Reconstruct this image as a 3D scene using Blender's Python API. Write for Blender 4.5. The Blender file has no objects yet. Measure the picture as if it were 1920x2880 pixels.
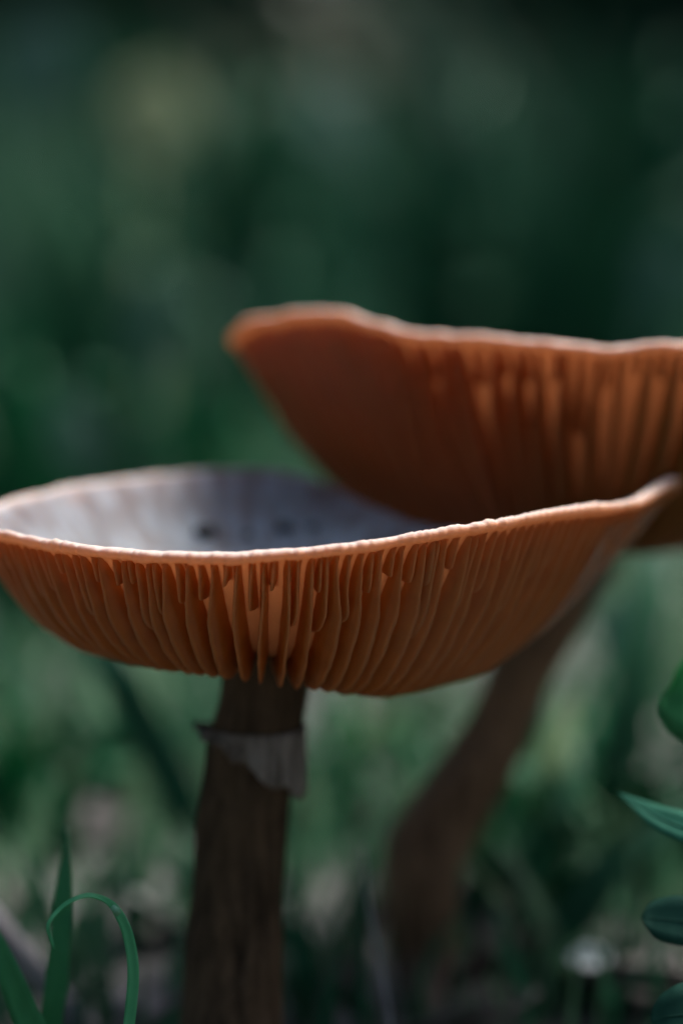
import bpy, math, random
import numpy as np
from mathutils import Vector, noise as mnoise

# ------------------------------------------------------------------ camera, sky, sun, exposure
# everything below is thought in centimetres; S turns it into metres
S = 0.01
PITCH = math.radians(8.0)
FOCUS = 40.0                     # cm from lens to the nearest rim of the front cap
PXCM = 192.0                     # photo pixels (1920 wide) per cm at the focus distance
CAM = np.array([0.0, -FOCUS * math.cos(PITCH), 10.28 + FOCUS * math.sin(PITCH)])
scene = bpy.context.scene
cam_data = bpy.data.cameras.new('camera')
cam = bpy.data.objects.new('camera', cam_data)
scene.collection.objects.link(cam)
cam.location = CAM * S
cam.rotation_euler = (math.radians(90) - PITCH, 0, 0)
cam_data.sensor_fit = 'HORIZONTAL'
cam_data.sensor_width = 24.0
cam_data.lens = 24.0 * FOCUS / 10.0
cam_data.clip_start = 0.01
cam_data.clip_end = 500.0
cam_data.dof.use_dof = True
cam_data.dof.focus_distance = (FOCUS + 0.6) * S
cam_data.dof.aperture_fstop = 4.7
cam_data.dof.aperture_blades = 0
scene.camera = cam

SUN_AZ = math.radians(55)        # clockwise from +Y (straight ahead): high, beyond the mushrooms to the right
SUN_EL = math.radians(58)
world = bpy.data.worlds.new('World')
scene.world = world
world.use_nodes = True
wn, wl = world.node_tree.nodes, world.node_tree.links
bg = wn['Background']
sky = wn.new('ShaderNodeTexSky')
sky.sky_type = 'NISHITA'
sky.sun_disc = False
sky.sun_elevation = SUN_EL
sky.sun_rotation = SUN_AZ
sky.dust_density = 3.0
sky.ozone_density = 1.0
wl.new(sky.outputs[0], bg.inputs[0])
bg.inputs[1].default_value = 0.07
sun_data = bpy.data.lights.new('sun', 'SUN')
sun = bpy.data.objects.new('sun', sun_data)
scene.collection.objects.link(sun)
sun_data.energy = 1.5
sun_data.angle = math.radians(24)
sun_data.color = (1.0, 0.96, 0.90)
sdir = Vector((math.sin(SUN_AZ) * math.cos(SUN_EL), math.cos(SUN_AZ) * math.cos(SUN_EL), math.sin(SUN_EL)))
sun.rotation_euler = sdir.to_track_quat('Z', 'Y').to_euler()

scene.view_settings.view_transform = 'Standard'
scene.view_settings.look = 'None'
scene.view_settings.gamma = 1.0
scene.view_settings.exposure = 2.6
scene.render.engine = 'CYCLES'
scene.cycles.use_denoising = True
scene.cycles.max_bounces = 10
scene.cycles.transparent_max_bounces = 16
scene.cycles.sample_clamp_indirect = 6.0

COL = scene.collection.objects
rng = np.random.default_rng(7)
random.seed(7)

# ------------------------------------------------------------------ helpers
SP, CP = math.sin(PITCH), math.cos(PITCH)
def at(px, py, depth):
    """photo pixel + distance along the lens axis (cm) -> point (cm)"""
    a = (px - 960.0) / (PXCM * FOCUS) * depth
    b = (1440.0 - py) / (PXCM * FOCUS) * depth
    return np.array([a, CAM[1] + depth * CP + b * SP, CAM[2] - depth * SP + b * CP])

def ground_z(x, y):
    p = Vector((x * 0.05, y * 0.05, 3.1))
    far = min(max((y - 90.0) / 260.0, 0.0), 1.0)
    near = min(max((40.0 - y) / 10.0, 0.0), 1.0)
    return 0.55 * mnoise.noise(p * 2.0) + 0.25 * mnoise.noise(p * 7.0) + far * far * 8.0 + 1.2 * (1 - near) * mnoise.noise(p * 0.6)

def on_ground(px, py, lift=0.0):
    d = 25.0
    while d < 400:
        p = at(px, py, d)
        if p[2] <= ground_z(p[0], p[1]) + lift:
            return p
        d += 0.2
    return p

def mesh_obj(name, verts, faces, mat, parent=None, origin=None, smooth=True, attrs=None, kind=None):
    v = np.asarray(verts, float)
    o0 = np.zeros(3) if origin is None else np.asarray(origin, float)
    me = bpy.data.meshes.new(name)
    me.from_pydata(((v - o0) * S).tolist(), [], faces)
    if smooth:
        me.polygons.foreach_set('use_smooth', [True] * len(me.polygons))
    for k, a in (attrs or {}).items():
        at_ = me.attributes.new(k, 'FLOAT', 'POINT')
        at_.data.foreach_set('value', np.asarray(a, np.float32))
    me.update()
    me.materials.append(mat)
    o = bpy.data.objects.new(name, me)
    COL.link(o)
    if parent is not None:
        o.parent = parent
    else:
        o.location = o0 * S
    if kind:
        o['kind'] = kind
    return o

def tag(o, label, cat, group=None):
    o['label'] = label
    o['category'] = cat
    if group:
        o['group'] = group
    return o

def thing(name, base, label, cat, group=None):
    o = bpy.data.objects.new(name, None)
    COL.link(o)
    o.location = np.asarray(base) * S
    o.empty_display_size = 0.01
    return tag(o, label, cat, group)

def n3(x, y, z):
    return mnoise.noise(Vector((x, y, z)))

def resample(pts, n, closed=False):
    """Catmull-Rom through pts (k, m), resampled to n rows evenly along its length"""
    P = np.asarray(pts, float)
    k = len(P)
    out = []
    seg = k if closed else k - 1
    for i in range(seg):
        if closed:
            a, b, c, d = P[(i - 1) % k], P[i], P[(i + 1) % k], P[(i + 2) % k]
        else:
            b, c = P[i], P[i + 1]
            a = P[i - 1] if i > 0 else 2 * b - c
            d = P[i + 2] if i + 2 < k else 2 * c - b
        for t in np.linspace(0, 1, 24, endpoint=False):
            out.append(0.5 * (2 * b + (c - a) * t + (2 * a - 5 * b + 4 * c - d) * t * t + (3 * b - a - 3 * c + d) * t ** 3))
    out.append(P[0] if closed else P[-1])
    out = np.array(out)
    L = np.r_[0, np.cumsum(np.linalg.norm(np.diff(out[:, :3], axis=0), axis=1))]
    q = np.linspace(0, L[-1], n, endpoint=not closed)
    return np.stack([np.interp(q, L, out[:, j]) for j in range(P.shape[1])], 1)

def sweep(pts, radii, nseg=20, rough=0.0, seed=0.0, flute=0.0, cap_ends=True):
    """tube along pts with radii; returns verts, faces and along / around values"""
    P, R = np.asarray(pts, float), np.asarray(radii, float)
    T = np.gradient(P, axis=0)
    T /= np.linalg.norm(T, axis=1)[:, None]
    ref = np.array([0.0, -1.0, 0.0]) if abs(T[0][1]) < 0.9 else np.array([1.0, 0, 0])
    verts, faces, al = [], [], []
    for i in range(len(P)):
        u = np.cross(T[i], ref); u /= np.linalg.norm(u)
        w = np.cross(T[i], u)
        for j in range(nseg):
            a = 2 * math.pi * j / nseg
            r = R[i] * (1 + rough * n3(math.cos(a) * 1.5 + seed, math.sin(a) * 1.5, i * 0.12)
                        + flute * n3(math.cos(a) * 5 + seed, math.sin(a) * 5, i * 0.03))
            verts.append(P[i] + r * (math.cos(a) * u + math.sin(a) * w))
            al.append(i / (len(P) - 1))
    for i in range(len(P) - 1):
        for j in range(nseg):
            b, c = i * nseg + j, i * nseg + (j + 1) % nseg
            faces.append((b, c, c + nseg, b + nseg))
    if cap_ends:
        faces.append(tuple(range(nseg))[::-1])
        faces.append(tuple(range((len(P) - 1) * nseg, len(P) * nseg)))
    return verts, faces, al

# ------------------------------------------------------------------ materials
def new_mat(name):
    m = bpy.data.materials.new(name)
    m.use_nodes = True
    n, l = m.node_tree.nodes, m.node_tree.links
    return m, n, l, n['Principled BSDF'], n['Material Output']

def noise_node(n, l, scale, detail=4, rough=0.6, stretch=None, coord='Object'):
    tc = n.new('ShaderNodeTexCoord')
    nz = n.new('ShaderNodeTexNoise')
    nz.inputs['Scale'].default_value = scale
    nz.inputs['Detail'].default_value = detail
    nz.inputs['Roughness'].default_value = rough
    if stretch:
        mp = n.new('ShaderNodeMapping')
        mp.inputs['Scale'].default_value = stretch
        l.new(tc.outputs[coord], mp.inputs[0]); l.new(mp.outputs[0], nz.inputs[0])
    else:
        l.new(tc.outputs[coord], nz.inputs[0])
    return nz

def ramp(n, l, src, stops):
    r = n.new('ShaderNodeValToRGB')
    e = r.color_ramp.elements
    while len(e) < len(stops):
        e.new(0.5)
    for el, (p, c) in zip(e, stops):
        el.position = p
        el.color = (*c, 1)
    l.new(src, r.inputs[0])
    return r

def mixc(n, l, fac, a, b, mode='MIX'):
    m = n.new('ShaderNodeMix')
    m.data_type = 'RGBA'
    m.blend_type = mode
    for sock, v in ((m.inputs[0], fac), (m.inputs[6], a), (m.inputs[7], b)):
        if isinstance(v, bpy.types.NodeSocket):
            l.new(v, sock)
        elif isinstance(v, tuple):
            sock.default_value = (*v, 1)
        else:
            sock.default_value = v
    return m.outputs[2]

def attr(n, name):
    a = n.new('ShaderNodeAttribute')
    a.attribute_name = name
    return a.outputs['Fac']

def bump(n, l, bsdf, src, strength, dist):
    b = n.new('ShaderNodeBump')
    b.inputs['Strength'].default_value = strength
    b.inputs['Distance'].default_value = dist
    l.new(src, b.inputs['Height'])
    l.new(b.outputs[0], bsdf.inputs['Normal'])

def add_translucent(n, l, bsdf, out, color, fac):
    tr = n.new('ShaderNodeBsdfTranslucent')
    if isinstance(color, bpy.types.NodeSocket):
        l.new(color, tr.inputs[0])
    else:
        tr.inputs[0].default_value = (*color, 1)
    mx = n.new('ShaderNodeMixShader')
    mx.inputs[0].default_value = fac
    l.new(bsdf.outputs[0], mx.inputs[1]); l.new(tr.outputs[0], mx.inputs[2])
    l.new(mx.outputs[0], out.inputs[0])

def gill_material(name, body, edge, glow, fac, far_side=None):
    m, n, l, b, out = new_mat(name)
    nz = noise_node(n, l, 260, 5)
    c = ramp(n, l, nz.outputs[0], [(0.3, tuple(x * 0.8 for x in body)), (0.7, tuple(min(1, x * 1.15) for x in body))])
    src = c.outputs[0]
    if far_side:                                     # gill colour fades to olive towards one side of the cap
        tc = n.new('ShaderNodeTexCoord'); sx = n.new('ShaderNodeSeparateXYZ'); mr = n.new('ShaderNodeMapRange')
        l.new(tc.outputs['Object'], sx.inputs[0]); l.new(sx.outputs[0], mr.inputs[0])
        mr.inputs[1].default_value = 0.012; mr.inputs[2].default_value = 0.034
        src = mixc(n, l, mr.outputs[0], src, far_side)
    col = mixc(n, l, attr(n, 'edge'), src, edge)
    l.new(col, b.inputs['Base Color'])
    b.inputs['Roughness'].default_value = 0.36
    b.inputs['Specular IOR Level'].default_value = 0.35
    nb = noise_node(n, l, 900, 3)
    bump(n, l, b, nb.outputs[0], 0.25, 0.0004)
    add_translucent(n, l, b, out, glow, fac)
    return m

def cap_material(name, top_a, top_b, top_c, lip, under, margin=(0.56, 0.47, 0.42)):
    m, n, l, b, out = new_mat(name)
    side, rs = attr(n, 'side'), attr(n, 'rs')
    n1 = noise_node(n, l, 75, 5, 0.65)
    n2 = noise_node(n, l, 160, 6, 0.7)
    top = ramp(n, l, n1.outputs[0], [(0.32, top_b), (0.47, top_a), (0.6, top_a), (0.72, top_c)])
    top2 = mixc(n, l, ramp(n, l, n2.outputs[0], [(0.4, (0, 0, 0)), (0.75, (0.6, 0.6, 0.6))]).outputs[0], top.outputs[0], tuple(0.6 * x for x in top_b))
    # fine radial fibrils of the skin
    cv = n.new('ShaderNodeCombineXYZ'); nf = n.new('ShaderNodeTexNoise')
    ma = n.new('ShaderNodeMath'); ma.operation = 'MULTIPLY'; ma.inputs[1].default_value = 60.0
    mb = n.new('ShaderNodeMath'); mb.operation = 'MULTIPLY'; mb.inputs[1].default_value = 3.0
    l.new(attr(n, 'ua'), ma.inputs[0]); l.new(rs, mb.inputs[0]); l.new(ma.outputs[0], cv.inputs[0]); l.new(mb.outputs[0], cv.inputs[1])
    l.new(cv.outputs[0], nf.inputs[0]); nf.inputs['Scale'].default_value = 1.6; nf.inputs['Detail'].default_value = 6
    top2 = mixc(n, l, ramp(n, l, nf.outputs[0], [(0.42, (0.75, 0.75, 0.75)), (0.6, (0, 0, 0))]).outputs[0], top2, top_b)
    # margin paled with the rim's sky sheen painted in, then the warm lip
    marg_sheen = mixc(n, l, ramp(n, l, rs, [(0.955, (0, 0, 0)), (0.99, (0.85, 0.85, 0.85))]).outputs[0], top2, margin)
    lipc = mixc(n, l, ramp(n, l, n2.outputs[0], [(0.35, (0, 0, 0)), (0.7, (0.7, 0.7, 0.7))]).outputs[0], lip, tuple(0.55 * x for x in lip))
    c1 = mixc(n, l, ramp(n, l, side, [(0.2, (0, 0, 0)), (0.42, (1, 1, 1))]).outputs[0], marg_sheen, lipc)
    c2 = mixc(n, l, ramp(n, l, side, [(0.62, (0, 0, 0)), (0.8, (1, 1, 1))]).outputs[0], c1, under)
    l.new(c2, b.inputs['Base Color'])
    b.inputs['Roughness'].default_value = 0.7
    b.inputs['Specular IOR Level'].default_value = 0.25
    b.inputs['Subsurface Weight'].default_value = 0.25
    b.inputs['Subsurface Radius'].default_value = (1.0, 0.45, 0.2)
    b.inputs['Subsurface Scale'].default_value = 0.0015
    nb = noise_node(n, l, 420, 5)
    bump(n, l, b, nb.outputs[0], 0.5, 0.0006)
    # the flesh thins towards the margin and lets light through
    tr = n.new('ShaderNodeBsdfTranslucent')
    tr.inputs[0].default_value = (0.9, 0.5, 0.28, 1)
    mx = n.new('ShaderNodeMixShader')
    l.new(ramp(n, l, rs, [(0.5, (0.01,) * 3), (0.8, (0.17,) * 3), (0.95, (0.30,) * 3)]).outputs[0], mx.inputs[0])
    l.new(b.outputs[0], mx.inputs[1]); l.new(tr.outputs[0], mx.inputs[2]); l.new(mx.outputs[0], out.inputs[0])
    return m

def stem_material(name, dark, light, base):
    m, n, l, b, out = new_mat(name)
    n1 = noise_node(n, l, 60, 6, 0.7, (7, 7, 1))
    n2 = noise_node(n, l, 45, 4, 0.6)
    c = ramp(n, l, n1.outputs[0], [(0.35, dark), (0.72, light)])
    c2 = mixc(n, l, ramp(n, l, n2.outputs[0], [(0.42, (0, 0, 0)), (0.7, (0.8, 0.8, 0.8))]).outputs[0], c.outputs[0], light)
    c3 = mixc(n, l, ramp(n, l, attr(n, 'along'), [(0.04, (1, 1, 1)), (0.16, (0, 0, 0))]).outputs[0], c2, base)
    l.new(c3, b.inputs['Base Color'])
    b.inputs['Roughness'].default_value = 0.8
    b.inputs['Specular IOR Level'].default_value = 0.08
    bump(n, l, b, n1.outputs[0], 0.6, 0.001)
    return m

def leaf_material(name, a, bcol, fac=0.35, rough=0.45, scale=120, attribute=None, spec=0.2):
    m, n, l, b, out = new_mat(name)
    src = attr(n, attribute) if attribute else noise_node(n, l, scale, 4, 0.6, (3, 3, 0.6)).outputs[0]
    c = ramp(n, l, src, [(0.0 if attribute else 0.3, a), (1.0 if attribute else 0.7, bcol)])
    l.new(c.outputs[0], b.inputs['Base Color'])
    b.inputs['Roughness'].default_value = rough
    b.inputs['Specular IOR Level'].default_value = spec
    add_translucent(n, l, b, out, c.outputs[0], fac)
    return m

M_gill = gill_material('gill_orange', (0.38, 0.118, 0.020), (0.50, 0.23, 0.085), (0.92, 0.35, 0.075), 0.36)
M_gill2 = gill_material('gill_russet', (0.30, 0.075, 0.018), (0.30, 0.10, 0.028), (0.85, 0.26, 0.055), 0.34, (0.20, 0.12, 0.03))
M_cap = cap_material('cap_skin_grey', (0.21, 0.245, 0.275), (0.085, 0.08, 0.085), (0.26, 0.14, 0.10), (0.62, 0.30, 0.17), (0.40, 0.14, 0.05))
M_cap2 = cap_material('cap_skin_tan', (0.40, 0.33, 0.28), (0.25, 0.16, 0.12), (0.42, 0.24, 0.15), (0.60, 0.24, 0.11), (0.38, 0.12, 0.04))
M_stem = stem_material('stem_dark_brown', (0.014, 0.009, 0.0055), (0.12, 0.075, 0.045), (0.08, 0.055, 0.04))
M_stem2 = stem_material('stem_brown', (0.05, 0.03, 0.018), (0.26, 0.15, 0.09), (0.36, 0.27, 0.23))
M_ring = leaf_material('ring_membrane', (0.10, 0.075, 0.06), (0.34, 0.29, 0.26), 0.2, 0.7, 200)

# ------------------------------------------------------------------ ground
def build_ground():
    xs = np.unique(np.r_[np.linspace(-3000, -120, 16), np.linspace(-120, 120, 100), np.linspace(120, 3000, 16)])
    ys = np.unique(np.r_[np.linspace(-3000, -120, 12), np.linspace(-120, 240, 150), np.linspace(240, 3000, 20)])
    v, f = [], []
    for y in ys:
        for x in xs:
            v.append((x, y, ground_z(x, y)))
    nx = len(xs)
    for j in range(len(ys) - 1):
        for i in range(nx - 1):
            a = j * nx + i
            f.append((a, a + 1, a + nx + 1, a + nx))
    m, n, l, b, out = new_mat('forest_soil')
    n1 = noise_node(n, l, 22, 7, 0.7)
    n2 = noise_node(n, l, 90, 5, 0.7)
    c = ramp(n, l, n1.outputs[0], [(0.3, (0.02, 0.02, 0.018)), (0.48, (0.055, 0.055, 0.05)), (0.62, (0.12, 0.115, 0.11)), (0.75, (0.05, 0.07, 0.045))])
    c2 = mixc(n, l, n2.outputs[0], c.outputs[0], (0.05, 0.05, 0.048))
    l.new(c2, b.inputs['Base Color'])
    b.inputs['Roughness'].default_value = 0.9
    bump(n, l, b, n2.outputs[0], 0.8, 0.004)
    g = mesh_obj('ground', v, f, m)
    g['kind'] = 'structure'
    return g
build_ground()

# ------------------------------------------------------------------ mushrooms
def table(phi, tab):
    a = np.array([t[0] for t in tab], float); b = np.array([t[1] for t in tab], float)
    return float(np.interp(phi, a, b))

class Cap:
    """bowl of an upturned cap: hub (stem top), closed rim curve, profile by direction"""
    def __init__(self, hub, rim_px, zb_tab, p_tab, sm=0.5, rise=0.45, H=0.5, lip=0.085, n=720, seed=0.0, wav=0.02):
        self.hub = np.asarray(hub, float)
        self.rim = resample([at(*p) for p in rim_px], n, closed=True)
        self.n, self.sm, self.rise, self.H, self.lip, self.seed = n, sm, rise, H, lip, seed
        for i in range(n):
            q = self.rim[i]
            self.rim[i, 2] += wav * n3(q[0] * 2.2 + seed, q[1] * 2.2, 1.0) + 0.5 * wav * n3(q[0] * 7 + seed, q[1] * 7, 5.0)
        d = self.rim - self.hub
        self.phi = np.degrees(np.arctan2(d[:, 0], -d[:, 1]))      # 0 = towards the lens, + = right
        self.zb = np.array([table(p, zb_tab) for p in self.phi])
        self.p = np.array([table(p, p_tab) for p in self.phi])
        self.tan = np.roll(self.rim, -1, 0) - np.roll(self.rim, 1, 0)
        self.tan[:, 2] = 0
        self.tan /= np.linalg.norm(self.tan, axis=1)[:, None]
        L = np.linalg.norm(np.roll(self.rim, -1, 0) - self.rim, axis=1)
        self.length = L.sum()
    def at_u(self, arr, u):
        i = int(math.floor(u)) % self.n
        t = u - math.floor(u)
        return arr[i] * (1 - t) + arr[(i + 1) % self.n] * t
    def edge(self, u, s):
        r, zb, p = self.at_u(self.rim, u), self.at_u(self.zb, u), self.at_u(self.p, u)
        xy = self.hub[:2] * (1 - s) + r[:2] * s
        zr = r[2] - 2 * self.lip - 0.02
        if s >= self.sm:
            z = zb + (zr - zb) * ((s - self.sm) / (1 - self.sm)) ** p
        else:
            zc = float(np.mean(self.zb))
            k = (self.sm - s) / self.sm
            z = zb * (1 - k) + zc * k + self.rise * k * k
        return np.array([xy[0], xy[1], z])
    def h(self, s):
        return 0.03 + self.H * (1 - math.exp(-(1 - s) / 0.05)) * min(1.0, 0.45 + s)
    def thick(self, s):
        return 2 * self.lip + 0.35 * max(0.0, 1 - s) ** 0.8
    def root(self, u, s):
        e = self.edge(u, s); e[2] += self.h(s)
        return e

def build_cap(cp, mat, parent, base, nu=540):
    ss_top = [0.03, 0.12, 0.22, 0.32, 0.42, 0.52, 0.62, 0.7, 0.78, 0.84, 0.89, 0.93, 0.96, 0.985]
    v, f, rs, sd = [], [], [], []
    rows = 0
    ua = []
    for k in range(nu):
        u = k * cp.n / nu
        ring = []
        out = cp.at_u(cp.rim, u) - cp.hub; out[2] = 0; out /= np.linalg.norm(out)
        for s in ss_top:
            q = cp.root(u, s); q[2] += cp.thick(s)
            q[2] += (0.05 * n3(q[0] * 1.3 + cp.seed, q[1] * 1.3, 9) + 0.02 * n3(q[0] * 4, q[1] * 4, 2)) * min(1, (1 - s) * 6)
            ring.append((q, s, 0.0))
        c = cp.at_u(cp.rim, u).copy(); c[2] -= cp.lip
        lr = cp.lip * (1 + 0.3 * n3(c[0] * 3 + cp.seed, c[1] * 3, 3) + 0.28 * n3(c[0] * 9, c[1] * 9, 8) + 0.2 * n3(c[0] * 19, c[1] * 19, 6))
        for a in (80, 50, 20, -10, -40, -70):
            a = math.radians(a)
            ring.append((c + out * lr * math.cos(a) * 1.1 + np.array([0, 0, lr * math.sin(a)]), 1.0, 0.5 - 0.5 * math.sin(a) * 0.75))
        for s in ss_top[::-1]:
            ring.append((cp.root(u, s), s, 1.0))
        rows = len(ring)
        for q, s, d in ring:
            v.append(q); rs.append(s); sd.append(d); ua.append(k / nu)
    for k in range(nu):
        for i in range(rows - 1):
            a, b = k * rows + i, ((k + 1) % nu) * rows + i
            f.append((a, a + 1, b + 1, b))
    f.append(tuple(k * rows for k in range(nu)))
    f.append(tuple(k * rows + rows - 1 for k in range(nu))[::-1])
    return mesh_obj('cap', v, f, mat, parent, base, attrs={'rs': rs, 'side': sd, 'ua': ua})

def build_gill(cp, u, s0, s1, ns, mat, parent, base, gid, spacing, lean):
    v, f, ed = [], [], []
    t = cp.at_u(cp.tan, u)
    ph = gid * 3.7 + cp.seed
    for i in range(ns):
        k = i / (ns - 1)
        s = s0 + (s1 - s0) * k
        e, r = cp.edge(u, s), cp.root(u, s)
        r[2] += 0.03
        h = r[2] - e[2]
        # short gills taper off towards their inner end
        if s0 > 0.3:
            g = math.sin(0.5 * math.pi * min(1.0, k / 0.55))
            e[2] = r[2] - max(0.02, h * 0.85 * g)
        e[2] += 0.02 * n3(s * 26, ph, 0.5) + 0.010 * n3(s * 80, ph, 7.5)
        w = 0.05 * n3(s * 5.0, ph, 2.0) * min(1, (1 - s) * 10 + 0.15) + 0.012 * n3(s * 22, ph, 4.0)
        th = min(0.030, 0.13 * spacing * s) * (1 + 0.25 * n3(s * 9, ph, 8))
        endt = 0.25 + 0.75 * min(1.0, (1 - k) / 0.03, (k + 0.02) / 0.06)
        m = 0.5 * (e + r); m2 = 0.92 * e + 0.08 * r
        wl_ = lean * (r[2] - e[2]) * min(1.0, 0.25 + (1 - s) * 6)
        v += [r - t * th * 2.1 + t * w * 0.2, m - t * th * 1.15 * endt + t * (w * 0.6 + 0.35 * wl_), m2 - t * th * 0.75 * endt + t * (w * 0.9 + 0.8 * wl_),
              e + t * (w + wl_),
              m2 + t * th * 0.75 * endt + t * (w * 0.9 + 0.8 * wl_), m + t * th * 1.15 * endt + t * (w * 0.6 + 0.35 * wl_), r + t * th * 2.1 + t * w * 0.2]
        ed += [0, 0, 0.08, 1.0, 0.08, 0, 0]
    for i in range(ns - 1):
        for j in range(6):
            a = i * 7 + j
            f.append((a, a + 1, a + 8, a + 7))
    f.append((6, 5, 4, 3, 2, 1, 0))
    b = (ns - 1) * 7
    f.append(tuple(b + j for j in range(7)))
    return mesh_obj('gill', v, f, mat, parent, base, attrs={'edge': ed})

def build_gills(cp, nfull, ns, mat, parent, base, seed):
    rg = random.Random(seed)
    sp = cp.length / nfull
    du = cp.n / nfull
    gid = 0
    for k in range(nfull):
        u = (k + rg.uniform(-0.13, 0.13)) * du
        # the gills lie over like shingles, away from the front of the cap on both sides
        ph = cp.at_u(cp.phi, u) if abs(cp.at_u(cp.phi, u)) < 170 else 180.0
        lean = 0.46 * math.tanh((ph - 5) / 11.0) * max(0.0, min(1.0, (150 - abs(ph)) / 60)) + 0.08 * n3(k * 0.21, seed, 0) + rg.uniform(-0.07, 0.07)
        build_gill(cp, u, 0.17, 0.992, ns, mat, parent, base, gid, sp, lean); gid += 1
        x = rg.random()
        lens = []
        if x < 0.55:
            lens = [(0.5, rg.uniform(0.76, 0.92))]
        elif x < 0.66:
            lens = [(0.33, rg.uniform(0.86, 0.93)), (0.66, rg.uniform(0.7, 0.82))]
        else:
            lens = [(0.5, rg.uniform(0.88, 0.94))]
        for fr, s0 in lens:
            uu = (k + fr + rg.uniform(-0.07, 0.07)) * du
            build_gill(cp, uu, s0, 0.992, max(10, int(ns * (1 - s0) * 1.9)), mat, parent, base, gid, sp * 0.8, lean); gid += 1

def build_stem(pts, parent, base, mat, seed, n=70, nseg=40):
    """pts: rows (px, py, depth, radius in cm), bottom to top"""
    P = np.array([[*at(a, b, c), r] for a, b, c, r in pts])
    Q = resample(P, n)
    v, f, al = sweep(Q[:, :3], Q[:, 3], nseg, 0.10, seed, 0.07)
    return mesh_obj('stem', v, f, mat, parent, base, attrs={'along': al})

# --- front mushroom
rimA = [(-75, 1470, 43.3), (0, 1489, 42.0), (184, 1524, 40.9), (367, 1546, 40.35), (527, 1554, 40.0), (735, 1551, 39.9), (918, 1533, 40.0),
        (1053, 1516, 40.2), (1225, 1486, 40.6), (1408, 1455, 41.2), (1592, 1424, 42.1), (1770, 1404, 43.4), (1840, 1372, 44.4), (1895, 1342, 45.4),
        (1870, 1375, 45.8), (1700, 1450, 45.9), (1500, 1490, 46.1), (1250, 1500, 46.5), (1080, 1445, 47.1), (960, 1385, 47.7), (857, 1341, 48.2), (735, 1321, 48.5),
        (551, 1325, 48.3), (367, 1343, 47.6), (184, 1366, 46.6), (0, 1412, 45.3), (-60, 1440, 44.5)]
hubA_pt = at(750, 1760, 44.2)
capA = Cap(hubA_pt, rimA,
           [(-180, 7.75), (-90, 7.62), (-45, 7.5), (-10, 7.42), (20, 7.18), (45, 6.98), (75, 7.02), (110, 7.5), (180, 7.75)],
           [(-180, 1.9), (-90, 2.7), (-60, 2.7), (-30, 2.2), (0, 1.95), (40, 2.1), (75, 2.2), (110, 1.6), (180, 1.9)], seed=1.3, H=0.44)
baseA = at(636, 3100, 44.4); baseA[2] = ground_z(baseA[0], baseA[1])
mushA = thing('mushroom', baseA, 'orange gilled mushroom in sharp focus, grey bowl-shaped cap on dark upright stem', 'mushroom', 'mushrooms')
build_cap(capA, M_cap, mushA, baseA, 900)
build_gills(capA, 86, 46, M_gill, mushA, baseA, 11)
build_stem([(632, 3160, 44.4, 0.95), (640, 3050, 44.4, 0.88), (650, 2880, 44.4, 0.82), (664, 2600, 44.4, 0.77), (684, 2300, 44.4, 0.73),
            (718, 2070, 44.3, 0.73), (738, 1960, 44.25, 0.72), (752, 1860, 44.2, 0.74), (755, 1740, 44.2, 0.85)], mushA, baseA, M_stem, 2.0)

# torn ring round its stem
def build_ring():
    v, f = [], []
    na, nt = 140, 9
    for k in range(na):
        a = 2 * math.pi * k / na                      # 0 = towards lens, + = right
        rt = math.sin(a)
        drop = 0.55 + 0.55 * rt + 0.08 * n3(math.cos(a) * 2, math.sin(a) * 2, 4.0) + 0.16 * n3(math.cos(a) * 4, math.sin(a) * 4, 1.0) + 0.10 * n3(math.cos(a) * 11, math.sin(a) * 11, 1.0)
        flare = 0.03 + 0.05 * max(0, rt) + 0.12 * max(0, -rt) ** 6 + 0.08 * n3(math.cos(a) * 3, math.sin(a) * 3, 8.0)
        for i in range(nt):
            t = i / (nt - 1)
            c = at(724 - 12 * t, 2040 + 60 * t, 44.3)
            r = 0.795 + flare * t ** 1.5 + 0.05 * n3(math.cos(a) * 7, math.sin(a) * 7, t * 1.5) * (0.3 + t)
            z = c[2] - (drop - 0.33) * t
            v.append((c[0] + r * math.sin(a), c[1] - r * math.cos(a), z))
    nv = len(v)
    for k in range(na):                               # inner skin, so the ring has thickness
        a = 2 * math.pi * k / na
        for i in range(nt):
            q = v[k * nt + i]
            v.append((q[0] - 0.035 * math.sin(a), q[1] + 0.035 * math.cos(a), q[2]))
    for k in range(na):
        b, c = k * nt, ((k + 1) % na) * nt
        for i in range(nt - 1):
            f.append((b + i, b + i + 1, c + i + 1, c + i))
            f.append((nv + b + i, nv + c + i, nv + c + i + 1, nv + b + i + 1))
        f.append((b + nt - 1, nv + b + nt - 1, nv + c + nt - 1, c + nt - 1))
        f.append((b, c, nv + c, nv + b))
    o = mesh_obj('ring', v, f, M_ring, mushA, baseA)
    o['label'] = 'torn pale grey skirt around the dark stem'
build_ring()

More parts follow.
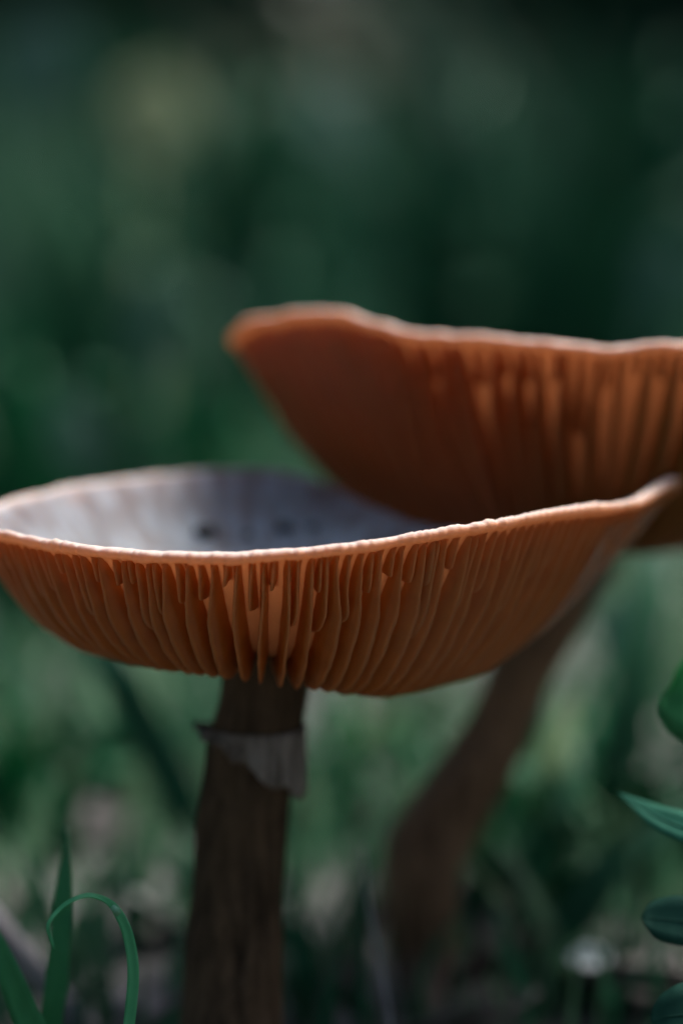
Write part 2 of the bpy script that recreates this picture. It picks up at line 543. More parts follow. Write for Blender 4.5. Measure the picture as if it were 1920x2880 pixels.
# pale film added to stand for the turned, blurred cap edge at right
def build_edge_film():
    m, n, l, b, out = new_mat('pale_film')
    b.inputs['Base Color'].default_value = (0.45, 0.42, 0.38, 1)
    b.inputs['Roughness'].default_value = 0.6
    nz = noise_node(n, l, 120, 5, 0.6)
    r = ramp(n, l, nz.outputs[0], [(0.35, (0.03, 0.03, 0.03)), (0.7, (0.4, 0.4, 0.4))])
    l.new(r.outputs[0], b.inputs['Alpha'])
    v, f = [], []
    idx = [i for i in range(capA.n) if 80 < capA.phi[i] < 100 and capA.rim[i, 0] > 3]
    nt = 12
    for u in idx:
        k = (u - idx[0]) / (len(idx) - 1)
        s0 = 0.60 + 0.1 * (1 - k) + 0.05 * n3(k * 6, 1, 1)
        for i in range(nt):
            s = s0 + (0.985 - s0) * i / (nt - 1)
            q = capA.edge(u, s)
            q[2] -= 0.05 + 0.04 * math.sin(math.pi * i / (nt - 1)) + 0.03 * n3(k * 8, i * 0.4, 3)
            v.append(q)
    for k in range(len(idx) - 1):
        for i in range(nt - 1):
            a = k * nt + i
            f.append((a, a + 1, a + nt + 1, a + nt))
    o = mesh_obj('edge_film', v, f, m, mushA, baseA)
    o['label'] = 'pale film added over the gills for the blurred turned cap edge'
build_edge_film()

# --- rear mushroom
rimB = [(662, 946, 49.6), (690, 905, 48.9), (760, 880, 48.2), (882, 868, 47.3), (980, 874, 46.9), (1053, 900, 46.6), (1163, 924, 46.3), (1286, 937, 45.9),
        (1470, 949, 45.4), (1653, 967, 45.0), (1776, 967, 44.8), (1920, 960, 44.7), (2150, 955, 45.2), (2400, 950, 46.6), (2580, 955, 48.8),
        (2600, 965, 51.5), (2440, 1000, 54), (2100, 1030, 56), (1650, 1040, 56.5), (1250, 1025, 55.5), (950, 990, 53.8), (760, 975, 51.8)]
hubB = at(1640, 1570, 50.8)
capB = Cap(hubB, rimB,
           [(-180, 8.4), (-110, 8.2), (-60, 8.2), (-20, 8.3), (0, 8.3), (60, 8.3), (180, 8.4)],
           [(-180, 1.7), (-100, 1.9), (-60, 1.9), (0, 1.8), (60, 1.8), (180, 1.7)], sm=0.38, rise=0.35, seed=8.1, H=0.55, lip=0.10, wav=0.05)
baseB = at(1180, 2830, 50.6); baseB[2] = ground_z(baseB[0], baseB[1])
mushB = thing('mushroom', baseB, 'blurred russet mushroom behind, wavy upturned cap on brown leaning stem', 'mushroom', 'mushrooms')
build_cap(capB, M_cap2, mushB, baseB, 300)
build_gills(capB, 80, 26, M_gill2, mushB, baseB, 23)
build_stem([(1195, 2900, 50.4, 0.50), (1182, 2800, 50.4, 0.46), (1188, 2640, 50.5, 0.62), (1186, 2500, 50.5, 0.70), (1200, 2390, 50.6, 0.74), (1252, 2290, 50.7, 0.70),
            (1385, 2080, 50.8, 0.62), (1466, 1880, 50.8, 0.58), (1570, 1690, 50.8, 0.62), (1640, 1545, 50.8, 0.75)], mushB, baseB, M_stem2, 5.0)

# crumbs of soil lying in the front cap
M_crumb = leaf_material('soil_crumb', (0.012, 0.011, 0.010), (0.03, 0.026, 0.022), 0.0, 0.9)
def crumb(px, py, d, r, label, seed):
    for d in np.arange(40.5, 48, 0.05):               # walk into the picture until the cap's upper skin is met
        c = at(px, py, d)
        u = int(np.argmin(np.abs(((capA.phi - math.degrees(math.atan2(c[0] - capA.hub[0], -(c[1] - capA.hub[1])))) + 180) % 360 - 180)))
        s = np.linalg.norm(c[:2] - capA.hub[:2]) / np.linalg.norm(capA.rim[u][:2] - capA.hub[:2])
        if s < 0.97 and c[1] > capA.hub[1] and c[2] < capA.root(u, s)[2] + capA.thick(s):
            break
    u = int(np.argmin(np.abs(((capA.phi - math.degrees(math.atan2(c[0] - capA.hub[0], -(c[1] - capA.hub[1])))) + 180) % 360 - 180)))
    rr = np.linalg.norm(capA.rim[u][:2] - capA.hub[:2]); s = np.linalg.norm(c[:2] - capA.hub[:2]) / rr
    q = capA.root(u, s); q[2] += capA.thick(s)
    v, f = [], []
    na, nb = 14, 9
    for j in range(nb):
        b = math.pi * j / (nb - 1)
        for i in range(na):
            a = 2 * math.pi * i / na
            d_ = np.array([math.sin(b) * math.cos(a), math.sin(b) * math.sin(a), math.cos(b)])
            k = r * (1 + 0.5 * n3(*(d_ * 1.6 + seed)))
            v.append(q + d_ * k * np.array([1.2, 1, 0.75]) + np.array([0, 0, 0.4 * r]))
    for j in range(nb - 1):
        for i in range(na):
            a, b = j * na + i, j * na + (i + 1) % na
            f.append((a, b, b + na, a + na))
    tag(mesh_obj('soil_crumb', v, f, M_crumb, None, q), label, 'soil crumb', 'dark crumbs in the cap')
crumb(575, 1510, 45.6, 0.16, 'round dark soil crumb lying alone in grey cap hollow', 1.0)
crumb(700, 1508, 45.8, 0.07, 'tiny dark speck between the two larger crumbs in the cap', 6.0)
crumb(880, 1492, 45.8, 0.09, 'small dark crumb nearest the shaded side of the cap hollow', 8.0)
crumb(800, 1495, 45.8, 0.12, 'flat dark crumb in cap hollow close to rear mushroom shadow', 4.0)

# ------------------------------------------------------------------ blades and leaves one can pick out
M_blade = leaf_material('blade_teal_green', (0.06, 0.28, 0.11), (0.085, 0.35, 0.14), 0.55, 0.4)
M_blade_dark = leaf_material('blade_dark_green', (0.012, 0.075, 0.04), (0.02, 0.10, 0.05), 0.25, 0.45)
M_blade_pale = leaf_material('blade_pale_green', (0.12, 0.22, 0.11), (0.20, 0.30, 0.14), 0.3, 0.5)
M_blade_curl = leaf_material('blade_fresh_green', (0.08, 0.38, 0.17), (0.12, 0.46, 0.22), 0.5, 0.35)
M_straw = leaf_material('dry_straw', (0.20, 0.20, 0.20), (0.36, 0.36, 0.38), 0.1, 0.7)
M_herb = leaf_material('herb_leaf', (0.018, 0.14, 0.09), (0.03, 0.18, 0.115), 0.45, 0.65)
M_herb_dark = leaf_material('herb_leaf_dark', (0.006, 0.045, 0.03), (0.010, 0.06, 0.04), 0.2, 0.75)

def ribbon(P, W, face, n=36, fold=0.25, thick=0.012):
    """leaf blade: centre line P (k,3), widths W (cm), face directions (k,3): where the blade's broad side looks"""
    A = np.concatenate([np.asarray(P, float), np.asarray(W, float)[:, None], np.asarray(face, float)], 1)
    A = resample(A, n)
    P, W, F = A[:, :3], A[:, 3], A[:, 4:7]
    T = np.gradient(P, axis=0); T /= np.linalg.norm(T, axis=1)[:, None]
    v, f = [], []
    for i in range(n):
        sd = np.cross(T[i], F[i]); sd /= max(1e-6, np.linalg.norm(sd))
        nn = np.cross(sd, T[i]); nn /= max(1e-6, np.linalg.norm(nn))
        w = max(W[i], 0.01) * 0.5
        for k in (-1, -0.5, 0, 0.5, 1):
            v.append(P[i] + sd * w * k + nn * (fold * w * abs(k) + thick))
        for k in (1, 0.5, 0, -0.5, -1):
            v.append(P[i] + sd * w * k + nn * (fold * w * abs(k) - thick))
    for i in range(n - 1):
        for j in range(10):
            a, b = i * 10 + j, i * 10 + (j + 1) % 10
            f.append((a, b, b + 10, a + 10))
    f.append(tuple(range(10))[::-1]); f.append(tuple(range((n - 1) * 10, n * 10)))
    return v, f

TOCAM = (0.0, -0.97, 0.2)
def blade(rows, mat, label, group=None, name='grass_shoot', cat='grass blade', fold=0.25, n=36, face=None):
    """rows: (px, py, depth, width in photo pixels), root first; the root is carried down into the ground"""
    P = [at(a, b, c) for a, b, c, w in rows]
    W = [w / (PXCM * FOCUS) * c for a, b, c, w in rows]
    gz = ground_z(P[0][0], P[0][1])
    if P[0][2] > gz - 0.1:
        dx = (P[0] - P[1]); dx = dx / np.linalg.norm(dx)
        q = P[0] + np.array([dx[0] * 0.6, dx[1] * 0.6, 0]); q[2] = ground_z(q[0], q[1]) - 0.3
        P.insert(0, q); W.insert(0, W[0] * 0.8)
    F = [face or TOCAM] * len(P) if not isinstance(face, list) else face
    v, f = ribbon(P, W, F, n, fold)
    o = mesh_obj(name, v, f, mat, None, P[0])
    return tag(o, label, cat, group)

# the curled blade in focus, turning edge-on over its arch
rows = [(356, 2960, 40.3, 32), (363, 2880, 40.3, 33), (374, 2765, 40.3, 33), (371, 2686, 40.3, 32), (354, 2612, 40.3, 30), (325, 2560, 40.3, 25), (294, 2533, 40.2, 18),
        (251, 2521, 40.1, 15), (208, 2532, 40.0, 14), (165, 2563, 40.0, 13), (137, 2603, 39.9, 12), (143, 2637, 39.9, 10), (152, 2670, 39.9, 4)]
P = [at(a, b, c) for a, b, c, w in rows]; W = [w / (PXCM * FOCUS) * c for a, b, c, w in rows]
q = P[0] + np.array([-0.1, 0.2, 0]); q[2] = ground_z(q[0], q[1]) - 0.3
P.insert(0, q); W.insert(0, 0.16)
F = [(0.1, -1, 0.1)] * 6 + [(0.3, -0.9, 0.3), (0.2, -0.7, 0.7), (0, -0.6, 0.8), (-0.2, -0.6, 0.75), (-0.5, -0.7, 0.5), (-0.6, -0.8, 0), (0.2, -1, 0), (0.4, -0.9, 0)]
curl = thing('grass_shoot', q, 'curled thin green grass blade arching over into a hook', 'grass blade')
v, f = ribbon(P, W, F, 90, 0.35, 0.010)
mesh_obj('leaf_blade', v, f, M_blade_curl, curl, q)
kn = at(325, 2561, 40.2)
v, f, _ = sweep([kn + np.array([-0.045, -0.02, 0.055]), kn, kn + np.array([0.05, 0.0, -0.06])], [0.045, 0.062, 0.05], 12)
o = mesh_obj('node', v, f, leaf_material('node_pale', (0.10, 0.28, 0.17), (0.14, 0.33, 0.2), 0.2), curl, q)
o['label'] = 'pale crease where the blade bends over'

blade([(146, 2890, 43.0, 62), (158, 2780, 43.0, 66), (170, 2640, 43.1, 60), (180, 2500, 43.3, 44), (186, 2400, 43.6, 22), (188, 2330, 44, 5)], M_blade,
      'upright green grass blade crossed by the curled hook blade')
blade([(110, 2960, 42.2, 80), (70, 2850, 42.2, 80), (25, 2740, 42.2, 72), (-40, 2610, 42.3, 60), (-110, 2480, 42.6, 20)], M_blade,
      'broad green grass blade leaning out beside the pale dead twig')
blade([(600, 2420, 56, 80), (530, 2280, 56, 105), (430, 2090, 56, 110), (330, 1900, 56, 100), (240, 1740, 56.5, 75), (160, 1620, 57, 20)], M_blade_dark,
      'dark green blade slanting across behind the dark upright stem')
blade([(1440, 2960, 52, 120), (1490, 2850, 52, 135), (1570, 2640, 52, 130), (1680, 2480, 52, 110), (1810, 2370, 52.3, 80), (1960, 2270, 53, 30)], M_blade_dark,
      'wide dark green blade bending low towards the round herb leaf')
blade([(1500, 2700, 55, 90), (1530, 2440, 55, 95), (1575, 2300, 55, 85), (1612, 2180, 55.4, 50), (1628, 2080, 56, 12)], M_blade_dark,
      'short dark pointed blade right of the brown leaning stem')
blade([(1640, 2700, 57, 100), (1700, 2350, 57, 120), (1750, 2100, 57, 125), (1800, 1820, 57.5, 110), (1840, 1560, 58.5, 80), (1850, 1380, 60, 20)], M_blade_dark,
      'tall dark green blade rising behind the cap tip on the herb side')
blade([(1480, 2620, 58, 60), (1510, 2330, 58, 80), (1545, 2180, 58, 85), (1580, 2060, 58.5, 60), (1600, 1960, 59, 15)], M_blade_pale,
      'pale yellow-green blade beside the brown leaning stem')
blade([(1098, 2960, 46, 10), (1092, 2840, 46, 11), (1050, 2620, 46.3, 12), (1028, 2480, 46.6, 9), (1022, 2380, 47, 4)], M_straw,
      'thin pale dry stalk standing between the two mushroom stems', name='dry_stalk', cat='stalk')
blade([(1000, 2550, 62, 70), (985, 2300, 62, 90), (975, 2080, 62.5, 80), (960, 1900, 63, 20)], M_blade,
      'mid green blade visible between the two mushroom stems')

# blurred weeds and blades of the background
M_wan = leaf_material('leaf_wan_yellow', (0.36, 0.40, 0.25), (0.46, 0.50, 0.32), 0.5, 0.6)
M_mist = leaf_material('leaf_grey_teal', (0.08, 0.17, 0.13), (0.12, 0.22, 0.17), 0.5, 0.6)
M_lush = leaf_material('blade_lush_green', (0.012, 0.13, 0.052), (0.02, 0.17, 0.07), 0.5, 0.5)
def weed(px, py, d, wpx, hpx, tilt, mat, label, name='broad_leaf', cat='leaf'):
    dx = math.sin(math.radians(tilt)); dy = -math.cos(math.radians(tilt))
    q = lambda k, w, dd=0.0: (px + dx * hpx * k, py + dy * hpx * k, d + dd, w)
    rows = [q(-0.75, wpx * 0.06), q(-0.5, wpx * 0.2), q(-0.25, wpx * 0.8), q(0.05, wpx), q(0.3, wpx * 0.7), q(0.5, wpx * 0.05)]
    base = at(*rows[0][:3]); foot = np.array([base[0] - dx * 1.0, base[1] + 0.5, 0.0]); foot[2] = ground_z(foot[0], foot[1]) - 0.3
    t = thing(name, foot, label, cat)
    v, f, _ = sweep(resample([foot, 0.5 * (foot + base) + np.array([0.3, 0, 0]), base], 14), np.linspace(0.22, 0.12, 14), 8)
    mesh_obj('stalk', v, f, mat, t, foot)
    P = [at(*x[:3]) for x in rows]; W = [x[3] / (PXCM * FOCUS) * d for x in rows]
    v, f = ribbon(P, W, [(0.1, -0.8, 0.6)] * len(P), 24, 0.2, 0.02)
    mesh_obj('blade', v, f, mat, t, foot)
weed(1725, 1770, 68, 120, 240, 6, leaf_material('leaf_pale_teal', (0.09, 0.22, 0.15), (0.13, 0.28, 0.19), 0.3, 0.6), 'pale teal leaf hanging in view under the cap tip')
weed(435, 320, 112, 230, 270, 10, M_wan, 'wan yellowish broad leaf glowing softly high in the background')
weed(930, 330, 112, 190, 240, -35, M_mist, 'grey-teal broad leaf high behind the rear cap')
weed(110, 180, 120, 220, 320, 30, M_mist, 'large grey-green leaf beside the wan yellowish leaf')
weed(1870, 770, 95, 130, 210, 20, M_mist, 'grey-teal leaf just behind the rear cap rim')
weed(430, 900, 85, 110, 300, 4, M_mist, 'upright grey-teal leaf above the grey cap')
weed(30, 1080, 82, 150, 420, 6, M_lush, 'lush bright green leaf rising over the grey cap edge')
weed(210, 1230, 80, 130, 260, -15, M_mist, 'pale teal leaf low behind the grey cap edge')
weed(570, 1190, 85, 150, 260, 12, M_lush, 'lush green leaf between the two caps')
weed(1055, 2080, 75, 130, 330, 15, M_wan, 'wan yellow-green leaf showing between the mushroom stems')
weed(110, 2170, 72, 150, 240, -30, M_lush, 'lush green leaf low beside the slanting dark blade')
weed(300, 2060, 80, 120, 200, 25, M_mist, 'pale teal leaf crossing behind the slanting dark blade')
weed(870, 2560, 66, 110, 230, 8, M_lush, 'lush green leaf close to the dark upright stem')
def tuft(px, py, d, spread, n, wid, mat, label, seed):
    g = random.Random(seed)
    c = at(px, py, d)
    foot = np.array([c[0], c[1], ground_z(c[0], c[1])])
    H = max(2.5, c[2] - foot[2])
    V, F = [], []
    for k in range(n):
        a = g.uniform(0, 6.283); b0 = foot + np.array([g.gauss(0, 0.6), g.gauss(0, 0.6), -0.2])
        h = H * g.uniform(0.55, 1.12); out = spread * g.uniform(0.15, 1.0)
        dr = np.array([math.cos(a), math.sin(a), 0.0])
        P = [b0, b0 + dr * out * 0.15 + np.array([0, 0, h * 0.45]), b0 + dr * out * 0.5 + np.array([0, 0, h * 0.85]), b0 + dr * out + np.array([0, 0, h * g.uniform(0.8, 1.0)])]
        fa = np.array([g.uniform(-1, 1), -1.0, 0.3])
        v, f = ribbon(P, [wid * 0.6, wid, wid * 0.8, 0.05], [fa] * 4, 9, 0.3, 0.01)
        F += [tuple(i + len(V) for i in q) for q in f]; V += v
    tag(mesh_obj('grass_tuft', V, F, mat, None, foot), label, 'grass tuft', 'tufts of grass in the blurred background')
M_tuft = leaf_material('tuft_green', (0.014, 0.085, 0.042), (0.022, 0.12, 0.058), 0.4, 0.5)
for i, (a, b, d, sp, n, w, mt, lab) in enumerate([
    (50, 960, 80, 4.5, 16, 0.75, M_lush, 'lush green grass tuft behind the grey cap edge'),
    (300, 1010, 86, 4.0, 12, 0.7, M_tuft, 'grass tuft around the upright grey-teal leaf'),
    (560, 1090, 88, 4.0, 14, 0.7, M_lush, 'lush green grass tuft seen between the two caps'),
    (170, 560, 105, 6.0, 16, 0.9, M_tuft, 'tall grass tuft below the wan yellowish leaf'),
    (720, 560, 108, 6.0, 12, 0.8, M_blade_dark, 'dark grass tuft rising over the left lobe of the rear cap'),
    (1300, 200, 110, 8.0, 22, 0.9, M_tuft, 'tall lush grass tuft fanning out over the rear cap'),
    (1620, 330, 106, 8.0, 20, 0.9, M_tuft, 'tall grass tuft next to the fanning lush tuft'),
    (1800, 80, 112, 7.0, 14, 0.9, M_tuft, 'tallest grass tuft over the rear cap'),
    (700, 60, 125, 7.0, 14, 1.0, M_tuft, 'far grass tuft beside the grey-teal broad leaf'),
    (60, 1950, 60, 3.5, 14, 0.55, M_lush, 'bright low grass tuft under the grey cap edge'),
    (420, 2150, 64, 3.0, 12, 0.5, M_tuft, 'low grass tuft crossed by the slanting dark blade'),
    (930, 2080, 62, 3.0, 14, 0.5, M_lush, 'bright low grass tuft close to the torn stem ring'),
    (1130, 2250, 68, 3.0, 10, 0.5, M_blade_pale, 'pale low grass tuft in the gap between stems'),
    (1560, 2120, 58, 3.5, 16, 0.5, M_lush, 'bright grass tuft right beside the leaning stem'),
    (1700, 1950, 62, 3.5, 14, 0.55, M_lush, 'bright grass tuft under the cap tip'),
    (1880, 2050, 56, 3.0, 14, 0.5, M_tuft, 'grass tuft behind the pointed herb leaf'),
    (1400, 2560, 54, 2.5, 12, 0.4, M_tuft, 'low grass tuft at the foot of the leaning stem')]):
    tuft(a, b, d, sp, n, w, mt, lab, 300 + i)
for i, (x0, x1, x2, lab) in enumerate([(1760, 1420, 1050, 'longest'), (1640, 1330, 1010, 'palest'), (1850, 1560, 1230, 'steepest')]):
    blade([(x0, 1150, 108 + 4 * i, 22), (x0 - 90, 820, 108 + 4 * i, 28), (x1, 430, 109 + 4 * i, 28), (0.5 * (x1 + x2), 170, 111 + 4 * i, 22), (x2, -60, 113 + 4 * i, 20)],
          M_blade_dark, 'arching green blade above the rear cap, %s of three' % lab)

# leafy herb at the right: round and pointed leaves on one stalk rooted beside the mushrooms
herb_base = at(2080, 3000, 41.5); herb_base[2] = ground_z(herb_base[0], herb_base[1])
herb = thing('leafy_herb', herb_base, 'leafy herb with rounded and pointed teal leaves at the edge', 'herb')
top = at(2090, 1900, 42.5)
stalk = resample([herb_base - np.array([0, 0, 0.4]), at(2075, 2700, 41.5), at(2100, 2300, 42), top], 30)
v, f, al = sweep(stalk, np.linspace(0.12, 0.06, 30), 10)
mesh_obj('stalk', v, f, M_herb_dark, herb, herb_base)
def herb_leaf(rows, mat, face, fold=0.15, label=None):
    P = [at(a, b, c) for a, b, c, w in rows]
    W = [w / (PXCM * FOCUS) * c for a, b, c, w in rows]
    i = int(np.argmin(np.linalg.norm(stalk - P[0], axis=1)))
    pet = resample([stalk[i], 0.5 * (stalk[i] + P[0]) + np.array([0, 0, 0.08]), P[0]], 10)
    vv, ff, _ = sweep(pet, [0.05] * 10, 8)
    v, f = ribbon(P, W, [face] * len(P), 30, fold, 0.012)
    lf = mesh_obj('leaf', v, f, mat, herb, herb_base)
    mesh_obj('petiole', vv, ff, mat, lf, herb_base)
    C = resample([p + np.array(face) * 0.012 for p in P], 16)
    vm, fm, _ = sweep(C, np.linspace(0.035, 0.012, 16), 6)
    mesh_obj('midrib', vm, fm, mat, lf, herb_base)
    if label: lf['label'] = label
herb_leaf([(2050, 2360, 42.2, 30), (1990, 2345, 42.4, 95), (1920, 2328, 42.6, 95), (1850, 2300, 42.8, 74), (1795, 2268, 43, 42), (1738, 2232, 43.2, 3)], M_herb, (0.1, -0.8, 0.6), label='pointed teal leaf')
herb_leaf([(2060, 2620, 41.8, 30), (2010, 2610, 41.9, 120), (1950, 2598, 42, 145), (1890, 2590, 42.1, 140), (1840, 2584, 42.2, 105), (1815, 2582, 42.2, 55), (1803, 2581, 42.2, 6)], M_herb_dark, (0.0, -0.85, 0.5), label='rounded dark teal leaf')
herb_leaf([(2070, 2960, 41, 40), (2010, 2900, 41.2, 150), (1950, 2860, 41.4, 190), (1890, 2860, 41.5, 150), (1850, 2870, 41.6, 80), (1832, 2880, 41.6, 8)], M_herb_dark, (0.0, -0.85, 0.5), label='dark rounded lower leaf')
herb_leaf([(2085, 1980, 42.5, 30), (2040, 1972, 43, 190), (1980, 1965, 43.2, 290), (1925, 1962, 43.4, 240), (1885, 1960, 43.6, 140), (1862, 1958, 43.8, 8)], M_blade, (0.0, -0.9, 0.4), label='bright green upper leaf')

# ------------------------------------------------------------------ ground litter
M_twig = stem_material('twig_bleached', (0.22, 0.20, 0.20), (0.42, 0.40, 0.42), (0.35, 0.33, 0.34))
M_bark = stem_material('twig_bark', (0.02, 0.017, 0.015), (0.06, 0.05, 0.045), (0.04, 0.035, 0.03))
def twig(a, b, r0, r1, mat, label, seed, side=True):
    A, B = on_ground(*a), on_ground(*b)
    d = B - A
    pts = resample([A + np.array([0, 0, r0]), A + d * 0.33 + np.array([0.1 * n3(seed, 1, 1), 0.3, r0]), A + d * 0.66 + np.array([0, -0.2, r0 * 0.9]), B + np.array([0, 0, r1])], 24)
    for p in pts:
        p[2] = max(p[2], ground_z(p[0], p[1]) + r1 * 0.8)
    base = A
    t = thing('twig', base, label, 'twig')
    v, f, al = sweep(pts, np.linspace(r0, r1, 24), 10, 0.25, seed, 0.2)
    mesh_obj('shaft', v, f, mat, t, base, attrs={'along': [1] * len(v)})
    if side:
        k = pts[14]
        v, f, al = sweep(resample([k, k + np.array([0.3, 0.2, 0.35]), k + np.array([0.9, 0.3, 0.55])], 8), np.linspace(r1, r1 * 0.4, 8), 8)
        mesh_obj('side_shoot', v, f, mat, t, base, attrs={'along': [1] * len(v)})
def leaning_twig():
    pts = resample([at(260, 2930, 48.4), at(165, 2815, 48.0), at(30, 2660, 47.5), at(-150, 2440, 46.8), at(-330, 2180, 46.2)], 30)
    pts[0][2] = ground_z(pts[0][0], pts[0][1]) - 0.2
    t = thing('twig', pts[0], 'bleached pale dead twig leaning behind the green blades', 'twig')
    v, f, al = sweep(pts, np.r_[np.linspace(0.27, 0.2, 26), 0.17, 0.12, 0.07, 0.03], 12, 0.2, 3.0, 0.2)
    mesh_obj('shaft', v, f, M_twig, t, pts[0], attrs={'along': [1] * len(v)})
leaning_twig()
twig((960, 2830), (1060, 2540), 0.22, 0.16, M_bark, 'dark bark twig lying between the two mushroom stems', 6.0)
twig((1260, 2790), (1480, 2720), 0.26, 0.2, M_bark, 'thick dark twig lying at foot of leaning stem', 9.0)
twig((330, 2860), (520, 2800), 0.16, 0.1, M_twig, 'short pale twig lying close beside the dark upright stem', 12.0)

M_dead = leaf_material('dead_leaf', (0.06, 0.052, 0.048), (0.15, 0.14, 0.135), 0.15, 0.7, 60)
M_dead2 = leaf_material('dead_leaf_pale', (0.22, 0.23, 0.22), (0.42, 0.44, 0.43), 0.15, 0.6, 60)
def dead_leaf_mesh(seed, L=2.4, Wd=1.3):
    n, m = 14, 7
    v, f = [], []
    for i in range(n):
        t = i / (n - 1)
        w = Wd * math.sin(math.pi * min(1, t * 0.97 + 0.02)) ** 0.75 * 0.5
        for j in range(m):
            k = 2 * j / (m - 1) - 1
            x, y = (t - 0.5) * L, k * w * (1 + 0.15 * n3(t * 6, k, seed))
            z = 0.25 + 0.45 * k * k * w + 0.5 * (t - 0.5) ** 2 + 0.15 * n3(x + seed, y, 2)
            v.append((x, y, z))
    for i in range(n - 1):
        for j in range(m - 1):
            a = i * m + j
            f.append((a, a + 1, a + m + 1, a + m))
    return v, f
proto = [dead_leaf_mesh(s) for s in (1.0, 5.0, 9.0)]
def dead_leaf(p, size, rz, tilt, mat, label, group, k):
    o = mesh_obj('dead_leaf', proto[k % 3][0], proto[k % 3][1], mat)
    sol = o.modifiers.new('thickness', 'SOLIDIFY'); sol.thickness = 0.0003
    o.location = np.asarray(p) * S
    o.scale = (size,) * 3
    o.rotation_euler = (tilt * 0.5, tilt, rz)
    return tag(o, label, 'dead leaf', group)
k = 0
for _ in range(70):
    y = rng.uniform(6, 75); x = rng.uniform(-0.16, 0.16) * (y + 45)
    if abs(x - baseA[0]) < 1.6 and y < 8 or (abs(x - baseB[0]) < 2 and abs(y - baseB[1]) < 2): continue
    dead_leaf((x, y, ground_z(x, y) + 0.02), rng.uniform(0.7, 1.5), rng.uniform(0, 6.28), rng.uniform(-0.3, 0.5), M_dead, 'grey-brown dead leaf lying among the grass', 'dead leaves among the grass', k); k += 1
o = dead_leaf(at(1650, 2700, 49.6), 0.36, 1.2, 0.35, leaf_material('highlight_white', (0.66, 0.72, 0.72), (0.8, 0.84, 0.84), 0.5, 0.4), 'near-white leaf scrap standing in for a bright highlight below the round herb leaf', None, 1)  # near-white scrap added in place of a bright highlight
o.rotation_euler = (1.0, 0.1, 0.3)
p = on_ground(420, 2660); dead_leaf(p + np.array([0, 0, 0.15]), 1.1, 1.0, 0.6, M_dead2, 'pale dead leaf lying behind the curled hook blade', None, 2)

# ------------------------------------------------------------------ grass (nobody could count it)
def grass(name, X, Y, Hh, Wd, mat, tint, label, lean=0.5, seed=1):
    g = np.random.default_rng(seed)
    n = len(X)
    Z = np.array([ground_z(a, b) for a, b in zip(X, Y)]) - 0.15
    az = g.uniform(0, 2 * np.pi, n); fa = g.uniform(0, 2 * np.pi, n)
    ln = g.uniform(0.1, 1.0, n) * lean
    V = np.zeros((n, 9, 3))
    for r, t in enumerate((0, 0.35, 0.7, 0.9)):
        off = ln * Hh * t ** 1.8
        cx, cy, cz = X + np.cos(az) * off, Y + np.sin(az) * off, Z + Hh * (t - 0.35 * ln * t ** 2.5)
        w = Wd * (0.5 if r == 0 else 0.5 - 0.33 * max(0, t - 0.3) / 0.6)
        for j, s in enumerate((-1, 1)):
            V[:, r * 2 + j, 0] = cx + s * w * np.cos(fa); V[:, r * 2 + j, 1] = cy + s * w * np.sin(fa); V[:, r * 2 + j, 2] = cz
    off = ln * Hh
    V[:, 8] = np.stack([X + np.cos(az) * off, Y + np.sin(az) * off, Z + Hh * (1 - 0.35 * ln)], 1)
    b = (np.arange(n) * 9)[:, None]
    quads = np.concatenate([b + np.array([[0, 1, 3, 2]]), b + np.array([[2, 3, 5, 4]]), b + np.array([[4, 5, 7, 6]])], 0)
    tris = b + np.array([[6, 7, 8]])
    o = mesh_obj(name, V.reshape(-1, 3), quads.tolist() + tris.tolist(), mat, smooth=True, attrs={'tint': np.repeat(tint, 9)})
    o['kind'] = 'stuff'
    return tag(o, label, 'grass')

M_grass = leaf_material('grass_mixed', (0.018, 0.095, 0.05), (0.16, 0.24, 0.14), 0.3, 0.45, attribute='tint')
M_grass_far = leaf_material('grass_tall', (0.010, 0.06, 0.034), (0.06, 0.13, 0.075), 0.4, 0.5, attribute='tint')

def scatter(n, y0, y1, spread, xmin=12.0, seed=3):
    g = np.random.default_rng(seed)
    Y = y0 + (y1 - y0) * g.random(n)
    X = (g.random(n) * 2 - 1) * (xmin + spread * (Y + 45))
    return X, Y, g
def patchy(X, Y, thr, sc=0.12, off=0.0):
    return np.array([n3(a * sc + off, b * sc, 0.7) > thr for a, b in zip(X, Y)])

X, Y, g = scatter(9500, 6, 85, 0.45, 8, 3)
keep = patchy(X, Y, -0.12) & ~((np.hypot(X - baseB[0], Y - baseB[1]) < 1.0) | (np.hypot(X - baseA[0], Y - baseA[1]) < 2.0))
X, Y = X[keep], Y[keep]
Hh = (1.6 + 0.055 * np.maximum(Y, 0)) * g.uniform(0.6, 1.5, len(X))
tint = np.clip(0.25 + 0.5 * np.array([n3(a * 0.08, b * 0.08, 5) for a, b in zip(X, Y)]) + g.normal(0, 0.22, len(X)), 0, 1)
grass('short_grass', X, Y, Hh, g.uniform(0.18, 0.5, len(X)), M_grass, tint, 'short blurred green grass around and behind the mushrooms', 0.7, 5)

X, Y, g = scatter(2600, -34, 6, 0.0, 30, 4)
keep = np.hypot(X, Y + 39) > 4
X, Y = X[keep], Y[keep]
lim = np.where(np.abs(X) < 14, 1.5, 3.0)
grass('turf', X, Y, lim * g.uniform(0.5, 1.1, len(X)), g.uniform(0.12, 0.3, len(X)), M_grass, g.uniform(0, 0.6, len(X)), 'low turf in front of the mushrooms, blades barely knee-high to stems', 0.8, 6)

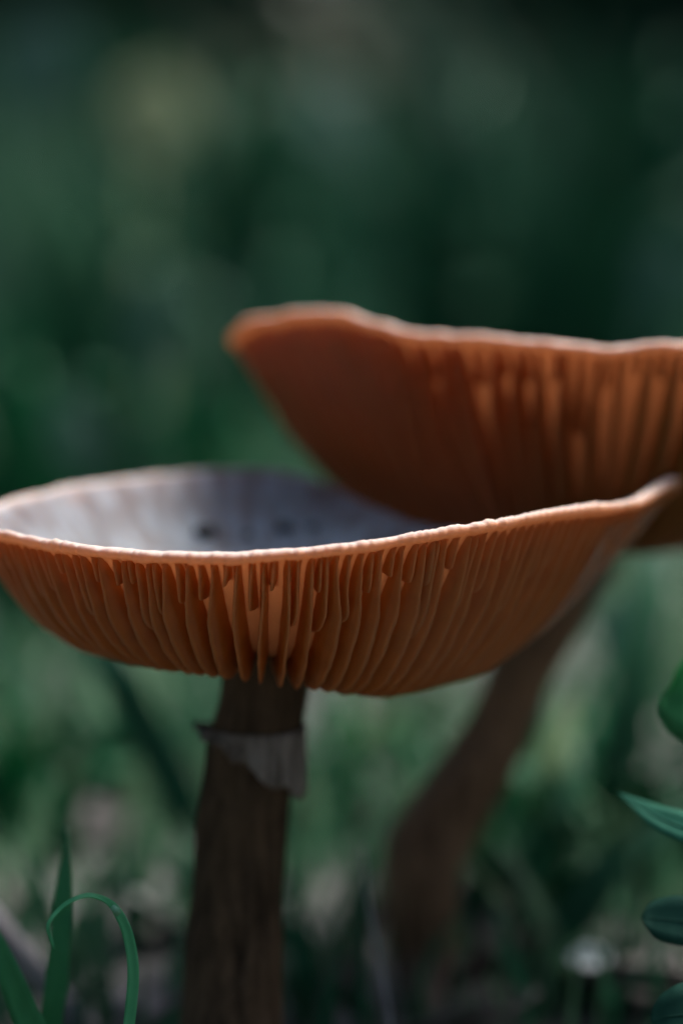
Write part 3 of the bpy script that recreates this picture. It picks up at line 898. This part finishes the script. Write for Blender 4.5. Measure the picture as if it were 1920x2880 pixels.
X, Y, g = scatter(17000, 85, 300, 0.6, 20, 8)
keep = patchy(X, Y, -0.15, 0.05, 4)
X, Y = X[keep], Y[keep]
Hh = (7 + 0.12 * (Y - 85)) * g.uniform(0.5, 1.25, len(X))
tint = np.clip(0.22 + 0.55 * np.array([n3(a * 0.04, b * 0.04, 5) for a, b in zip(X, Y)]) + g.normal(0, 0.15, len(X)), 0, 1)
grass('tall_grass', X, Y, Hh, g.uniform(0.5, 1.2, len(X)), M_grass_far, tint, 'tall dark grass rising blurred in the background', 0.45, 9)

# ------------------------------------------------------------------ shrubs closing the view
M_bush = leaf_material('shrub_leaf', (0.018, 0.09, 0.05), (0.06, 0.14, 0.08), 0.4, 0.5, attribute='tint')
def shrub(x, y, r, h, label, seed, nleaf=3500, group='shrubs closing the background', big=1.0, name='shrub'):
    g = np.random.default_rng(seed)
    base = np.array([x, y, ground_z(x, y)])
    t = thing(name, base, label, name.split('_')[-1], group)
    for k in range(5):
        a = g.uniform(0, 6.28)
        tip = base + np.array([math.cos(a) * r * 0.6, math.sin(a) * r * 0.6, h * g.uniform(0.6, 0.9)])
        v, f, al = sweep(resample([base - np.array([0, 0, 1]), base + (tip - base) * 0.4 + np.array([0, 0, h * 0.1]), tip], 14), np.linspace(1.2, 0.3, 14), 8, 0.2, seed + k)
        mesh_obj('branch', v, f, M_bark, t, base, attrs={'along': [1] * len(v)})
    cl = np.stack([g.normal(0, 0.5, 45) * r, g.normal(0, 0.5, 45) * r, g.uniform(0.05, 1.0, 45) * h], 1)
    C = cl[g.integers(0, 45, nleaf)] + g.normal(0, 0.16 * r, (nleaf, 3))
    C[:, 2] = np.abs(C[:, 2]) + 1
    V = np.zeros((nleaf, 6, 3))
    ax = g.normal(0, 1, (nleaf, 3)); ax /= np.linalg.norm(ax, axis=1)[:, None]
    up = g.normal(0, 0.6, (nleaf, 3)) + np.array([0, 0, 1.0])
    sd = np.cross(ax, up); sd /= np.linalg.norm(sd, axis=1)[:, None]
    L = g.uniform(2.0, 4.5, nleaf)[:, None] * big
    for j, (aa, bb) in enumerate(((-0.5, 0), (-0.15, 0.28), (0.25, 0.22), (0.5, 0), (0.25, -0.22), (-0.15, -0.28))):
        V[:, j] = base + C + ax * L * aa + sd * L * bb
    F = (np.arange(nleaf) * 6)[:, None] + np.arange(6)[None]
    o = mesh_obj('foliage', V.reshape(-1, 3), F.tolist(), M_bush, t, base, smooth=False, attrs={'tint': np.repeat(np.clip(g.normal(0.3, 0.25, nleaf), 0, 1), 6)})
    o['kind'] = 'stuff'
for i, (x, y, r, h) in enumerate([(-70, 330, 55, 130), (-15, 360, 60, 160), (45, 335, 55, 140), (105, 370, 60, 160), (-130, 370, 60, 150), (10, 420, 80, 220), (-185, 300, 60, 150), (165, 300, 60, 150), (-235, 240, 65, 160), (225, 250, 65, 160)]):
    shrub(x, y, r, h, 'dark leafy shrub far behind the mushrooms', 40 + i, 5000, big=2.2)

# unseen shrubs added all round to block low sky light, so light falls from above
for i, a in enumerate(range(-150, 181, 30)):
    if abs(a) < 25: continue
    rad = 260 + 40 * math.sin(i * 2.3)
    shrub(rad * math.sin(math.radians(a)), -20 + rad * math.cos(math.radians(a)), 75, (330 if a > 130 else 170 if 0 < a < 100 else 280) + 40 * math.cos(i * 1.7),
          'tall dense shrub added outside the view to shade the scene', 80 + i, 4500, 'shrubs added outside the view for shade', 4.0)
